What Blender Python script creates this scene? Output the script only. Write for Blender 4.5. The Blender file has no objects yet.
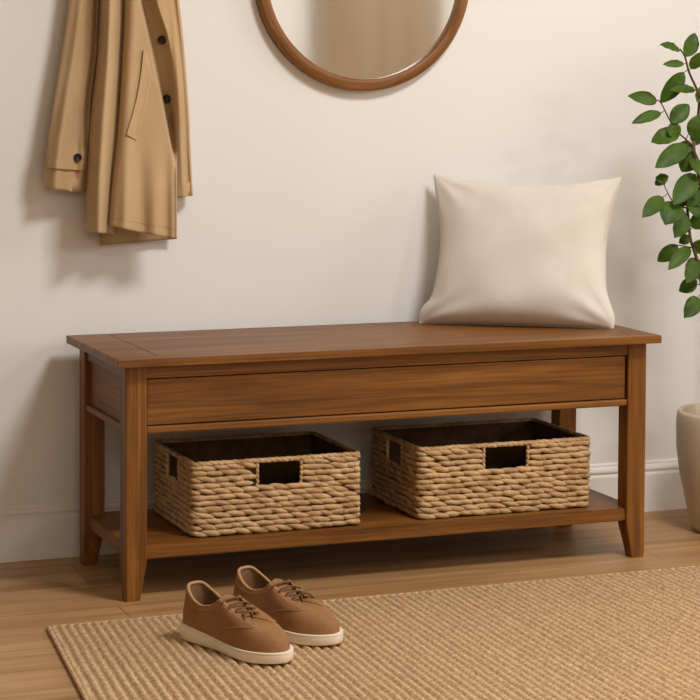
import bpy, bmesh, math, random
from math import sin, cos, pi, radians, sqrt, exp
from mathutils import Vector, Matrix
random.seed(7)
C = bpy.context.scene.collection
scene = bpy.context.scene

# ------------------------------------------------------------------ camera numbers
CAM = Vector((-1.0899, -3.995, 1.0345)); YAW = .374; PITCH = -.0488; ROLL = .0051; FPX = 2148.46; SHY = -.2457
_f = Vector((sin(YAW)*cos(PITCH), cos(YAW)*cos(PITCH), sin(PITCH)))
_r = Vector((cos(YAW), -sin(YAW), 0)); _u = _r.cross(_f)
RT = cos(ROLL)*_r + sin(ROLL)*_u; UP = -sin(ROLL)*_r + cos(ROLL)*_u
def on(u, v, axis, val):
    """point of the room lying on a plane, read from the photograph"""
    d = _f + RT*((u-350)/FPX) - UP*((v-350-700*SHY)/FPX)
    return CAM + d*((val-CAM[axis])/d[axis])

# main sizes (metres)
H, TH, L, D = .48, .0165, 1.193, .413      # bench: height, top thickness, length, depth
OV, OF, LW = .0218, .025, .0436
ZS, TS, ZR = .1066, .0266, .330
W = .4583                                   # face of the wall
XL, XR, YF, ZC = -2.7, 5.0, -5.2, 2.6       # room

# ------------------------------------------------------------------ mesh helpers
def new_obj(name, verts, faces, mat=None, parent=None, smooth=False):
    me = bpy.data.meshes.new(name)
    me.from_pydata([tuple(v) for v in verts], [], faces)
    me.validate(); me.update()
    o = bpy.data.objects.new(name, me); C.objects.link(o)
    if mat: me.materials.append(mat)
    if parent: o.parent = parent
    if smooth:
        for p in me.polygons: p.use_smooth = True
    return o
def bm_obj(name, bm, mat=None, parent=None, smooth=False):
    bmesh.ops.recalc_face_normals(bm, faces=bm.faces)
    me = bpy.data.meshes.new(name); bm.to_mesh(me); bm.free()
    o = bpy.data.objects.new(name, me); C.objects.link(o)
    if mat: me.materials.append(mat)
    if parent: o.parent = parent
    if smooth:
        for p in me.polygons: p.use_smooth = True
    return o
def bm_box(bm, a, b, bev=0, seg=2):
    vs = [bm.verts.new((x, y, z)) for x in (a[0], b[0]) for y in (a[1], b[1]) for z in (a[2], b[2])]
    fs = [bm.faces.new([vs[i] for i in q]) for q in ((0,1,3,2),(4,6,7,5),(0,4,5,1),(2,3,7,6),(0,2,6,4),(1,5,7,3))]
    if bev:
        es = list({e for f in fs for e in f.edges})
        bmesh.ops.bevel(bm, geom=es, offset=bev, segments=seg, profile=.5, affect='EDGES')
def box(name, a, b, mat, parent=None, bev=.002, seg=2):
    bm = bmesh.new(); bm_box(bm, a, b, bev, seg)
    return bm_obj(name, bm, mat, parent)
def empty(name, loc=(0,0,0), rz=0):
    o = bpy.data.objects.new(name, None); C.objects.link(o); o.location = loc; o.rotation_euler = (0,0,rz); o.empty_display_size = .05
    return o
def tag(o, label, cat, group=None):
    o['label'] = label; o['category'] = cat
    if group: o['group'] = group
    return o
def struct(o): o['kind'] = 'structure'; return o
def lerp(a, b, t): return a+(b-a)*t
def interp(tab, x):
    if x <= tab[0][0]: return tab[0][1]
    for (a, b), (c, d) in zip(tab, tab[1:]):
        if x <= c: return b+(d-b)*(x-a)/(c-a)
    return tab[-1][1]
def sm(tab, x):                       # smooth (Catmull-Rom) interpolation
    n = len(tab)
    if x <= tab[0][0]: return tab[0][1]
    if x >= tab[-1][0]: return tab[-1][1]
    for i in range(n-1):
        if x <= tab[i+1][0]: break
    x0, y0 = tab[i]; x1, y1 = tab[i+1]; h = x1-x0; t = (x-x0)/h
    m0 = (y1-tab[i-1][1])/(x1-tab[i-1][0]) if i > 0 else (y1-y0)/h
    m1 = (tab[i+2][1]-y0)/(tab[i+2][0]-x0) if i+2 < n else (y1-y0)/h
    return (2*t**3-3*t*t+1)*y0+(t**3-2*t*t+t)*h*m0+(-2*t**3+3*t*t)*y1+(t**3-t*t)*h*m1
def step(a, b, x):
    t = max(0, min(1, (x-a)/(b-a))); return t*t*(3-2*t)
def tube_geo(pts, rad, n=8, flat=1.0, V=None, F=None, closed=False, nrm=None):
    """sweep along pts; rad number or list; flat squashes along the normal"""
    if V is None: V, F = [], []
    pts = [Vector(p) for p in pts]; m = len(pts); base = len(V)
    up = Vector(nrm) if nrm else Vector((0, 0, 1))
    for i, p in enumerate(pts):
        if closed: t = (pts[(i+1) % m]-pts[i-1]).normalized()
        else: t = (pts[min(i+1, m-1)]-pts[max(i-1, 0)]).normalized()
        if abs(t.dot(up)) > .95: up = Vector((1, .1, 0)) if abs(t.x) < .8 else Vector((0, 1, 0))
        s = t.cross(up).normalized(); q = s.cross(t).normalized()
        if not nrm: up = q
        r = rad[i] if isinstance(rad, (list, tuple)) else rad
        for k in range(n):
            a = 2*pi*k/n; V.append(p+s*(r*cos(a))+q*(r*flat*sin(a)))
    for i in range(m if closed else m-1):
        j = (i+1) % m
        for k in range(n):
            k2 = (k+1) % n
            F.append((base+i*n+k, base+i*n+k2, base+j*n+k2, base+j*n+k))
    if not closed:
        F.append(tuple(base+k for k in reversed(range(n)))); F.append(tuple(base+(m-1)*n+k for k in range(n)))
    return V, F
def lathe(name, prof, cx, cy, mat, parent=None, n=96, z0=0):
    V, F = [], []
    for r, z in prof:
        for k in range(n):
            a = 2*pi*k/n; V.append((cx+r*cos(a), cy+r*sin(a), z0+z))
    for i in range(len(prof)-1):
        for k in range(n):
            k2 = (k+1) % n; F.append((i*n+k, i*n+k2, (i+1)*n+k2, (i+1)*n+k))
    F.append(tuple(reversed(range(n))))
    F.append(tuple((len(prof)-1)*n+k for k in range(n)))
    return new_obj(name, V, F, mat, parent, True)

# ------------------------------------------------------------------ materials
def mat(name, rough=.6, spec=.4):
    m = bpy.data.materials.new(name); m.use_nodes = True
    nt = m.node_tree; b = nt.nodes['Principled BSDF']
    b.inputs['Roughness'].default_value = rough
    b.inputs['Specular IOR Level'].default_value = spec
    return m, nt, b
def N(nt, t, **kw):
    n = nt.nodes.new(t)
    for k, v in kw.items(): setattr(n, k, v)
    return n
def ramp(nt, fac, cols):
    r = N(nt, 'ShaderNodeValToRGB'); e = r.color_ramp.elements
    while len(e) < len(cols): e.new(.5)
    for i, (p, c) in enumerate(cols): e[i].position = p; e[i].color = (*c, 1)
    nt.links.new(fac, r.inputs[0]); return r
def coords(nt, scale, rot=(0,0,0), kind='Object'):
    tc = N(nt, 'ShaderNodeTexCoord'); mp = N(nt, 'ShaderNodeMapping')
    mp.inputs['Scale'].default_value = scale; mp.inputs['Rotation'].default_value = rot
    nt.links.new(tc.outputs[kind], mp.inputs[0]); return mp.outputs[0]
def noise(nt, vec, scale, detail=4, rough=.5, dist=0):
    n = N(nt, 'ShaderNodeTexNoise'); n.inputs['Scale'].default_value = scale; n.inputs['Detail'].default_value = detail
    n.inputs['Roughness'].default_value = rough; n.inputs['Distortion'].default_value = dist
    nt.links.new(vec, n.inputs['Vector']); return n.outputs[0]
def bump(nt, b, h, strength=.2, dist=.001, prev=None):
    n = N(nt, 'ShaderNodeBump'); n.inputs['Strength'].default_value = strength; n.inputs['Distance'].default_value = dist
    nt.links.new(h, n.inputs['Height'])
    if prev: nt.links.new(prev, n.inputs['Normal'])
    nt.links.new(n.outputs[0], b.inputs['Normal']); return n.outputs[0]
def mix(nt, fac, a, b_, blend='MIX'):
    m = N(nt, 'ShaderNodeMix', data_type='RGBA', blend_type=blend)
    for s, i in ((fac, 0), (a, 6), (b_, 7)):
        if hasattr(s, 'links') or hasattr(s, 'is_linked'): nt.links.new(s, m.inputs[i])
        elif isinstance(s, tuple): m.inputs[i].default_value = (*s, 1)
        else: m.inputs[i].default_value = s
    return m.outputs[2]
def wood(name, axis, dark=(.090,.030,.004), mid=(.20,.074,.011), light=(.31,.128,.024), rough=.42, gs=1.0):
    m, nt, b = mat(name, rough, .35)
    sc = [26*gs]*3; sc[axis] = 1.6*gs
    v = coords(nt, tuple(sc))
    n1 = noise(nt, v, 1.0, 6, .6, .6)
    r1 = ramp(nt, n1, [(.25, dark), (.48, mid), (.75, light)])
    sc2 = [190*gs]*3; sc2[axis] = 5*gs
    n2 = noise(nt, coords(nt, tuple(sc2)), 1.0, 3, .6)
    r2 = ramp(nt, n2, [(.32, (.50,.46,.42)), (.6, (1,1,1))])
    c = mix(nt, .85, r1.outputs[0], r2.outputs[0], 'MULTIPLY')
    nt.links.new(c, b.inputs['Base Color'])
    bump(nt, b, n2, .25, .0006)
    return m
WX, WY, WZ = wood('walnut_lengthwise', 0), wood('walnut_depthwise', 1), wood('walnut_upright', 2)
def ring_wood():
    m, nt, b = mat('walnut_ring', .42, .35)
    tc = N(nt, 'ShaderNodeTexCoord'); sp = N(nt, 'ShaderNodeSeparateXYZ'); nt.links.new(tc.outputs['Object'], sp.inputs[0])
    at_ = N(nt, 'ShaderNodeMath', operation='ARCTAN2'); nt.links.new(sp.outputs[2], at_.inputs[0]); nt.links.new(sp.outputs[0], at_.inputs[1])
    ln = N(nt, 'ShaderNodeVectorMath', operation='LENGTH'); nt.links.new(tc.outputs['Object'], ln.inputs[0])
    cb = N(nt, 'ShaderNodeCombineXYZ')
    for i, (src, k) in enumerate(((at_.outputs[0], .9), (ln.outputs['Value'], 60), (sp.outputs[1], 60))):
        mu = N(nt, 'ShaderNodeMath', operation='MULTIPLY'); nt.links.new(src, mu.inputs[0]); mu.inputs[1].default_value = k; nt.links.new(mu.outputs[0], cb.inputs[i])
    n1 = noise(nt, cb.outputs[0], 1.6, 5, .6, .4)
    r_ = ramp(nt, n1, [(.28, (.10,.036,.007)), (.5, (.21,.082,.017)), (.74, (.31,.135,.034))])
    nt.links.new(r_.outputs[0], b.inputs['Base Color']); bump(nt, b, n1, .1, .0005)
    return m
WF = ring_wood()

def plain(name, col, rough=.6, spec=.4, nscale=60, var=.08, bstr=.1, bscale=None, bdist=.0005):
    m, nt, b = mat(name, rough, spec)
    v = coords(nt, (1,1,1)); n = noise(nt, v, nscale, 4)
    r = ramp(nt, n, [(.3, tuple(c*(1-var) for c in col)), (.7, tuple(min(1, c*(1+var)) for c in col))])
    nt.links.new(r.outputs[0], b.inputs['Base Color'])
    bump(nt, b, noise(nt, v, bscale or nscale*4, 3), bstr, bdist)
    return m
M_wall = plain('wall_paint', (.79,.77,.735), .85, .2, 3, .012, .12, 160, .0004)
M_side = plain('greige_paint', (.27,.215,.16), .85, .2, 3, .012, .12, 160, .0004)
M_trim = plain('trim_paint', (.80,.765,.715), .45, .4, 4, .01, .03, 60)
M_ceil = plain('ceiling_paint', (.66,.62,.56), .9, .2, 3, .01)
M_backdrop = plain('beige_backdrop', (.80,.72,.57), .9, .3, 3, .02)
M_glass_dark = plain('window_frame_paint', (.8,.78,.74), .5, .4, 5, .01)

def floor_mat():
    m, nt, b = mat('oak_floor', .42, .4)
    v = coords(nt, (1,1,1))
    br = N(nt, 'ShaderNodeTexBrick'); nt.links.new(v, br.inputs['Vector'])
    br.offset = .37; br.offset_frequency = 2
    for k, val in (('Scale', 1), ('Mortar Size', .0012), ('Mortar Smooth', .3), ('Bias', 0), ('Brick Width', 1.9), ('Row Height', .19)): br.inputs[k].default_value = val
    br.inputs['Color1'].default_value = (.35,.35,.35,1); br.inputs['Color2'].default_value = (.65,.65,.65,1); br.inputs['Mortar'].default_value = (0,0,0,1)
    g = noise(nt, coords(nt, (1.6, 26, 26)), 1.0, 6, .62, .5)
    add = N(nt, 'ShaderNodeMath', operation='MULTIPLY_ADD'); nt.links.new(br.outputs['Color'], add.inputs[0]); add.inputs[1].default_value = .35; 
    sub = N(nt, 'ShaderNodeMath', operation='SUBTRACT'); nt.links.new(g, sub.inputs[0]); sub.inputs[1].default_value = .17
    nt.links.new(sub.outputs[0], add.inputs[2])
    r = ramp(nt, add.outputs[0], [(.3, (.27,.138,.052)), (.5, (.40,.225,.094)), (.72, (.52,.312,.145))])
    fine = noise(nt, coords(nt, (6, 260, 260)), 1.0, 3)
    rf = ramp(nt, fine, [(.3, (.84,.82,.8)), (.6, (1,1,1))])
    c = mix(nt, .8, r.outputs[0], rf.outputs[0], 'MULTIPLY')
    seam = ramp(nt, br.outputs['Fac'], [(0, (1,1,1)), (1, (.45,.38,.3))])
    c2 = mix(nt, .8, c, seam.outputs[0], 'MULTIPLY')
    nt.links.new(c2, b.inputs['Base Color'])
    p = bump(nt, b, fine, .15, .0004)
    inv = N(nt, 'ShaderNodeMath', operation='SUBTRACT'); inv.inputs[0].default_value = 1; nt.links.new(br.outputs['Fac'], inv.inputs[1])
    bump(nt, b, inv.outputs[0], .5, .001, p)
    return m
M_floor = floor_mat()

def fibre(name, dark, light, scale, rough=.75, bscale=300, bstr=.5, stretch=(1,1,1)):
    m, nt, b = mat(name, rough, .25)
    v = coords(nt, stretch)
    n = noise(nt, v, scale, 3, .6); f = noise(nt, v, bscale, 3, .6)
    r = ramp(nt, n, [(.3, dark), (.7, light)])
    rf = ramp(nt, f, [(.3, (.75,.72,.68)), (.65, (1,1,1))])
    nt.links.new(mix(nt, .8, r.outputs[0], rf.outputs[0], 'MULTIPLY'), b.inputs['Base Color'])
    bump(nt, b, f, bstr, .0008)
    return m
M_weave = fibre('water_hyacinth', (.34,.19,.08), (.62,.42,.22), 38, .6, 240, .5)
M_weave_shade = fibre('shaded_weave', (.07,.032,.012), (.13,.066,.028), 30, .7, 150, .8)  # darker copy of the weave; shade inside and between strands painted in
M_jute = fibre('jute', (.36,.215,.095), (.74,.53,.31), 150, .9, 420, 1.0)
M_leather = fibre('tan_suede', (.25,.115,.042), (.33,.165,.066), 22, .72, 700, .18)
M_leather_edge = fibre('tan_suede_edge', (.40,.22,.10), (.48,.28,.14), 40, .7, 600, .2)
M_lining = fibre('shoe_lining', (.17,.085,.04), (.24,.125,.06), 30, .85, 500, .3)
M_lace = fibre('brown_lace', (.12,.050,.018), (.20,.092,.036), 200, .8, 900, .8)
M_sole = plain('cream_rubber', (.78,.68,.54), .55, .4, 30, .03, .1)
M_cush = None
def cloth_mat(name, col, col2, wscale, rough=.9, sheen=.3, bstr=.35, rot=0, noise_scale=14):
    m, nt, b = mat(name, rough, .2)
    v = coords(nt, (1,1,1), (0, rot, 0))
    w1 = N(nt, 'ShaderNodeTexWave', wave_type='BANDS', bands_direction='X'); w2 = N(nt, 'ShaderNodeTexWave', wave_type='BANDS', bands_direction='Z')
    for w in (w1, w2):
        nt.links.new(v, w.inputs['Vector']); w.inputs['Scale'].default_value = wscale; w.inputs['Distortion'].default_value = 1.5; w.inputs['Detail'].default_value = 2
    mx = N(nt, 'ShaderNodeMath', operation='ADD'); nt.links.new(w1.outputs[1], mx.inputs[0]); nt.links.new(w2.outputs[1], mx.inputs[1])
    n = noise(nt, v, noise_scale, 5, .6)
    r = ramp(nt, n, [(.3, col), (.7, col2)])
    nt.links.new(r.outputs[0], b.inputs['Base Color'])
    b.inputs['Sheen Weight'].default_value = sheen
    bump(nt, b, mx.outputs[0], bstr, .0004)
    return m
M_cush = cloth_mat('cream_linen', (.655,.595,.52), (.70,.645,.57), 220, sheen=.15, bstr=.3)
M_coat = cloth_mat('tan_gabardine', (.47,.32,.168), (.53,.37,.20), 420, .78, .1, .2, radians(40), 9)
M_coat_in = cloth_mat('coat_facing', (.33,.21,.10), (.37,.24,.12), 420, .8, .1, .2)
M_thread = plain('coat_thread', (.50,.35,.19), .8, .2, 300, .1)
M_button = plain('dark_horn', (.022,.013,.009), .45, .35, 90, .4)
M_pot = plain('ceramic_glaze', (.56,.455,.32), .5, .4, 20, .03, .08)
M_soil = plain('soil', (.10,.055,.03), .95, .1, 90, .5, 1.0, 140, .01)
M_stem = plain('stem_bark', (.10,.055,.025), .8, .2, 60, .3, .4)
def leaf_mat():
    m, nt, b = mat('leaf', .5, .3)
    v = coords(nt, (1,1,1)); n = noise(nt, v, 14, 3)
    r = ramp(nt, n, [(.3, (.028,.066,.004)), (.7, (.080,.148,.010))])
    nt.links.new(r.outputs[0], b.inputs['Base Color'])
    bump(nt, b, noise(nt, v, 180, 2), .15, .0005)
    tr = N(nt, 'ShaderNodeBsdfTranslucent'); tr.inputs[0].default_value = (.16,.36,.03,1)
    mx = N(nt, 'ShaderNodeMixShader'); mx.inputs[0].default_value = .22
    nt.links.new(b.outputs[0], mx.inputs[1]); nt.links.new(tr.outputs[0], mx.inputs[2])
    nt.links.new(mx.outputs[0], nt.nodes['Material Output'].inputs[0])
    return m
M_leaf = leaf_mat()
M_mirror, _nt, _b = mat('mirror_silver', .055, .5); _b.inputs['Metallic'].default_value = 1; _b.inputs['Base Color'].default_value = (.90,.90,.88,1)
M_brass = plain('dark_bronze', (.10,.06,.03), .4, .5, 30, .1); M_brass.node_tree.nodes['Principled BSDF'].inputs['Metallic'].default_value = .9

# ------------------------------------------------------------------ the room
struct(box('floor', (XL-.1, YF-.1, -.1), (XR+.1, W+.1, 0), M_floor, bev=0))
struct(box('ceiling', (XL-.1, YF-.1, ZC), (XR+.1, W+.1, ZC+.1), M_ceil, bev=0))
struct(box('wall_back', (XL-.1, W, 0), (XR+.1, W+.1, ZC), M_wall, bev=0))
struct(box('wall_left', (XL-.1, YF, 0), (XL, W, ZC), M_side, bev=0))
def wall_with_hole(name, fixed, lo, hi, hlo, hhi, zlo, zhi, axis, t, m=None):
    bm = bmesh.new()
    def b(a0, a1, z0, z1):
        if axis == 'x': bm_box(bm, (fixed, a0, z0), (fixed+t, a1, z1))
        else: bm_box(bm, (a0, fixed, z0), (a1, fixed+t, z1))
    b(lo, hlo, 0, ZC); b(hhi, hi, 0, ZC); b(hlo, hhi, 0, zlo); b(hlo, hhi, zhi, ZC)
    return struct(bm_obj(name, bm, m or M_wall))
WIN1 = (-2.9, -.7, 1.1, 2.5)         # right wall: y0, y1, z0, z1
WIN2 = (-2.2, .8, 1.4, 2.45)            # wall behind the camera: x0, x1, z0, z1
wall_with_hole('wall_right', XR, YF, W, WIN1[0], WIN1[1], WIN1[2], WIN1[3], 'x', .1, M_side)
wall_with_hole('wall_front', YF-.1, XL-.1, XR+.1, WIN2[0], WIN2[1], WIN2[2], WIN2[3], 'y', .1)
def window(name, axis, a0, a1, z0, z1, fixed):
    bm = bmesh.new(); w = .05
    for (p0, p1, q0, q1) in ((a0, a0+w, z0, z1), (a1-w, a1, z0, z1), (a0, a1, z0, z0+w), (a0, a1, z1-w, z1)):
        if axis == 'x': bm_box(bm, (fixed+.05, p0, q0), (fixed+.09, p1, q1))
        else: bm_box(bm, (p0, fixed-.09, q0), (p1, fixed-.05, q1))
    struct(bm_obj(name, bm, M_glass_dark))
window('window_1', 'x', *WIN1, XR); window('window_2', 'y', *WIN2, YF)
# skirting with a moulded top
def baseboard(name, x0, x1, ywall, sgn):
    prof = [(0, 0), (.014, 0), (.014, .088), (.0125, .0915), (.009, .093), (.009, .0975), (.0125, .0995), (.0125, .104), (.010, .109), (.0055, .112), (.0055, .116), (.003, .119), (0, .120)]
    V, F = [], []
    for x in (x0, x1):
        for d, z in prof: V.append((x, ywall-sgn*d, z))
    n = len(prof)
    for i in range(n): F.append((i, (i+1) % n, n+(i+1) % n, n+i))
    F.append(tuple(range(n))); F.append(tuple(reversed(range(n, 2*n))))
    return struct(new_obj(name, V, F, M_trim))
baseboard('baseboard_back', XL, XR, W, 1)
baseboard('baseboard_front', XL, 2.6, YF, -1)
# pale trim, and a made-up curved drape shaping the mirror's soft beige gradient
struct(box('trim_1', (3.30, YF+.0004, 0), (3.44, YF+.045, 2.18), M_trim, bev=.004))
V, F = [], []; nc = 120
for side in (0, 1):
    for z in (.02, 2.3):
        for i in range(nc+1):
            t = i/nc; x = lerp(2.66, 3.27, t)
            y = YF+.05+.16*(1-(1-min(1, t/.35))**2)**.5+.012*sin(t*26)*step(.2, .5, t)-side*.003
            V.append((x-3.02, y-YF, z))
m1 = 2*(nc+1)
for i in range(nc):
    q = (i, i+1, nc+2+i, nc+1+i); F.append(q); F.append(tuple(m1+k for k in reversed(q)))
for z in (0, nc+1):
    for i in range(nc): F.append((z+i, m1+z+i, m1+z+i+1, z+i+1))
for i in (0, nc): F.append((i, nc+1+i, m1+nc+1+i, m1+i))
cur = tag(new_obj('backdrop', V, F, M_backdrop, None, True), 'made-up beige curtain seen only as a reflection in the round mirror', 'backdrop'); cur.location = (3.02, YF, 0)

# ------------------------------------------------------------------ bench
bench = tag(empty('storage_bench', (L/2, D/2, 0)), 'long walnut brown wooden bench with drawer front and open lower shelf, against the wall', 'bench')
_bo = Vector(bench.location)
def bp(o):                             # keep world coordinates while parenting
    o.parent = bench; o.data.transform(Matrix.Translation(-_bo)); return o
bp(box('top_board', (.0900, .0345, H-TH), (L-.0610, D, H), WX, bev=.0013))
bp(box('front_edge', (0, 0, H-TH), (L, .0343, H), WX, bev=.0012))
bp(box('end_board', (0, .0344, H-TH), (.0888, D, H), WX, bev=.0014))
bp(box('end_board', (L-.0598, .0344, H-TH), (L, D, H), WX, bev=.0014))
def leg(x0, x1, y0, y1, ix, iy):
    """square leg, curving in at the foot on its two inner faces"""
    V, F = [], []
    lv = [(0, .0125), (.012, .0115), (.03, .0085), (.05, .0045), (.065, .0015), (.078, 0), (H-TH-.0005, 0)]
    c = .0022
    for z, t in lv:
        a0, a1, b0, b1 = x0, x1, y0, y1
        if z == 0: a0 += .001; a1 -= .001; b0 += .001; b1 -= .001
        if ix > 0: a1 -= t
        else: a0 += t
        if iy > 0: b1 -= t
        else: b0 += t
        V += [(a0+c, b0, z), (a1-c, b0, z), (a1, b0+c, z), (a1, b1-c, z), (a1-c, b1, z), (a0+c, b1, z), (a0, b1-c, z), (a0, b0+c, z)]
    for i in range(len(lv)-1):
        for k in range(8): F.append((i*8+k, i*8+(k+1) % 8, (i+1)*8+(k+1) % 8, (i+1)*8+k))
    F.append(tuple(reversed(range(8)))); F.append(tuple((len(lv)-1)*8+k for k in range(8)))
    return bp(new_obj('leg', V, F, WZ))
leg(OV, OV+LW, OF, OF+LW, 1, 1); leg(L-OV-LW, L-OV, OF, OF+LW, -1, 1)
leg(OV, OV+LW, D-OF-LW, D-OF, 1, -1); leg(L-OV-LW, L-OV, D-OF-LW, D-OF, -1, -1)
xi0, xi1, yi0, yi1 = OV+LW, L-OV-LW, OF+LW, D-OF-LW
ztop = H-TH
bp(box('front_rail', (xi0+.0002, OF+.004, .437), (xi1-.0002, OF+.026, ztop-.0003), WX, bev=.001))
bp(box('drawer_front', (xi0+.002, OF+.0075, .3445), (xi1-.004, OF+.0255, .4345), WX, bev=.0015))
bp(box('apron_moulding', (xi0+.0002, OF+.0025, ZR-.0015), (xi1-.001, OF+.026, .3425), WX, bev=.003, seg=3))
bp(box('back_apron', (xi0, D-OF-.024, ZR), (xi1, D-OF-.006, ztop-.0003), WX, bev=.001))
bp(box('bottom_board', (xi0+.0003, OF+.0265, ZR+.003), (xi1-.0003, D-OF-.0245, ZR+.011), WX, bev=0))
for x0, s in ((OV, 1), (L-OV, -1)):
    a, b = sorted((x0+s*.013, x0+s*.026))
    bp(box('side_apron', (a, yi0+.0002, ZR+.012), (b, yi1-.0002, ztop-.0003), WY, bev=.001))
    a, b = sorted((x0+s*.006, x0+s*.0128))
    bp(box('side_rail', (a, yi0+.0002, ztop-.030), (b, yi1-.0002, ztop-.0003), WY, bev=.0015))
    a, b = sorted((x0+s*.003, x0+s*.026))
    bp(box('side_moulding', (a, yi0+.0002, ZR-.0015), (b, yi1-.0002, ZR+.0118), WY, bev=.003, seg=3))
# shelf notched round the legs
bm = bmesh.new()
sx0, sx1, sy0, sy1 = OV+.010, L-OV-.010, OF+.008, D-OF-.008
e = .0003
pts = [(xi0+e, sy0), (xi1-e, sy0), (xi1-e, yi0+e), (sx1, yi0+e), (sx1, yi1-e), (xi1-e, yi1-e), (xi1-e, sy1), (xi0+e, sy1), (xi0+e, yi1-e), (sx0, yi1-e), (sx0, yi0+e), (xi0+e, yi0+e)]
vb = [bm.verts.new((x, y, ZS-TS)) for x, y in pts]; vt = [bm.verts.new((x, y, ZS)) for x, y in pts]
bm.faces.new(list(reversed(vb))); bm.faces.new(vt)
for i in range(12): bm.faces.new((vb[i], vb[(i+1) % 12], vt[(i+1) % 12], vt[i]))
bmesh.ops.bevel(bm, geom=[e_ for e_ in bm.edges if abs(e_.verts[0].co.z-e_.verts[1].co.z) < 1e-6], offset=.002, segments=2, affect='EDGES')
bp(bm_obj('shelf', bm, WX))

# ------------------------------------------------------------------ baskets
def strand(V, F, pf, n_, ln, th, hh, rnd, tilt):
    """one plump fibre bundle; pf(u) gives centre, along and outward directions at distance u from its middle"""
    base = len(V); NL, NA = 9, 8
    for i in range(NL+1):
        s = -1+2*i/NL
        c, t, n = pf(s*ln/2)
        b = n.cross(t).normalized()
        r = (max(0, 1-abs(s)**2.3))**.75*.97+.03
        c = c+b*(s*ln/2*sin(tilt)+.10*hh*(1-s*s)*rnd)-n*(.0012*s*s)
        for k in range(NA):
            a = 2*pi*k/NA
            V.append(c+b*(hh/2*r*cos(a))+n*(th/2*r*sin(a)))
    for i in range(NL):
        for k in range(NA): F.append((base+i*NA+k, base+i*NA+(k+1) % NA, base+(i+1)*NA+(k+1) % NA, base+(i+1)*NA+k))
    F.append(tuple(base+k for k in reversed(range(NA)))); F.append(tuple(base+NL*NA+k for k in range(NA)))
def basket(name, x0, x1, y0, y1, h, label, hole_f, hole_s, seed):
    rd = random.Random(seed)
    z0 = ZS+.0012
    cx, cy = (x0+x1)/2, (y0+y1)/2
    root = tag(empty(name, (cx, cy, ZS)), label, 'basket', 'woven baskets on the bench shelf')
    w, d = x1-x0, y1-y0
    R = .016
    # outline at the middle of the weave
    def path(s, inset):
        a, b = w-2*inset, d-2*inset; r = max(R-inset, .004)
        segs = [('l', (-a/2+r, -b/2), (1, 0), a-2*r), ('a', (a/2-r, -b/2+r), -pi/2, r), ('l', (a/2, -b/2+r), (0, 1), b-2*r), ('a', (a/2-r, b/2-r), 0, r),
                ('l', (a/2-r, b/2), (-1, 0), a-2*r), ('a', (-a/2+r, b/2-r), pi/2, r), ('l', (-a/2, b/2-r), (0, -1), b-2*r), ('a', (-a/2+r, -b/2+r), pi, r)]
        tot = sum(q[3] if q[0] == 'l' else pi/2*q[3] for q in segs); s = (s % 1)*tot
        for q in segs:
            ln = q[3] if q[0] == 'l' else pi/2*q[3]
            if s <= ln or q is segs[-1]:
                if q[0] == 'l':
                    p = Vector((q[1][0]+q[2][0]*s, q[1][1]+q[2][1]*s, 0)); t = Vector((q[2][0], q[2][1], 0))
                else:
                    a_ = q[2]+s/q[3]; p = Vector((q[1][0]+q[3]*cos(a_), q[1][1]+q[3]*sin(a_), 0)); t = Vector((-sin(a_), cos(a_), 0))
                return p, t, Vector((t.y, -t.x, 0)), tot
            s -= ln
    hb, ht = h-.060, h-.0125            # hole bottom / top
    def in_hole(p, z, m=0):
        if not (hb-m < z < ht+m): return False
        if abs(p.y+d/2) < .012 and hole_f[0]-cx-m < p.x < hole_f[1]-cx+m: return True
        if abs(p.x+w/2) < .012 and hole_s[0]-cy-m < p.y < hole_s[1]-cy+m: return True
        return False
    rows = 12; rh = (h-.008)/rows
    V, F = [], []
    tot = path(0, .004)[3]
    for r in range(rows):
        n = int(round(tot/.0305)); z = z0+rh*(r+.5)+.001
        ph = (r % 2)*.5+rd.uniform(-.12, .12)
        for i in range(n):
            s = (i+ph+rd.uniform(-.14, .14))/n
            p, t, nn, _ = path(s, .0045)
            ln = .050+rd.uniform(-.006, .006)
            zz = z-z0
            if in_hole(p, zz) or in_hole(p+t*.010, zz) or in_hole(p-t*.010, zz): continue
            e0 = e1 = ln/2
            for q_ in range(10, 26):
                if in_hole(p+t*(q_*.001), zz): e1 = min(e1, q_*.001+.001)
                if in_hole(p-t*(q_*.001), zz): e0 = min(e0, q_*.001+.001)
            s += (e1-e0)/2/tot; ln = e0+e1
            jit = rd.uniform(-.0007, .0010)
            def pf(u, s=s, z=z, jit=jit):
                p_, t_, n_, _ = path(s+u/tot, .0045); return p_+Vector((0, 0, z))+n_*jit, t_, n_
            strand(V, F, pf, None, ln, .0105*rd.uniform(.85, 1.12), rh*rd.uniform(.88, 1.12), rd.uniform(-1, 1), -radians(rd.uniform(2, 13)))
    # upright bindings beside the openings, and the strand under them
    def bind(px, py, t, nn, za, zb):
        k = max(3, int((zb-za)/.009))
        for i in range(k):
            zc_ = z0+za+(zb-za)*(i+.5)/k
            strand(V, F, lambda u: (Vector((px, py, zc_+u)), Vector((0, 0, 1)), nn), None, (zb-za)/k*1.5, .0085, .0070, rd.uniform(-1, 1), radians(10))
    for sgn in (-1, 1):
        nn = Vector((0, -1, 0))
        for hx in () if sgn > 0 else (hole_f[0]-cx-.001, hole_f[1]-cx+.001): bind(hx, sgn*(d/2-.0045), None, nn, hb-.002, ht+.002)
        nn = Vector((sgn, 0, 0))
        for hy in () if sgn > 0 else (hole_s[0]-cy-.001, hole_s[1]-cy+.001): bind(sgn*(w/2-.0045), hy, None, nn, hb-.002, ht+.002)
    base_obj = new_obj('woven_body', V, F, M_weave, root, True)
    base_obj.location.z = -ZS
    # rim rope
    V, F = [], []
    n = int(tot/.0125)
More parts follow.
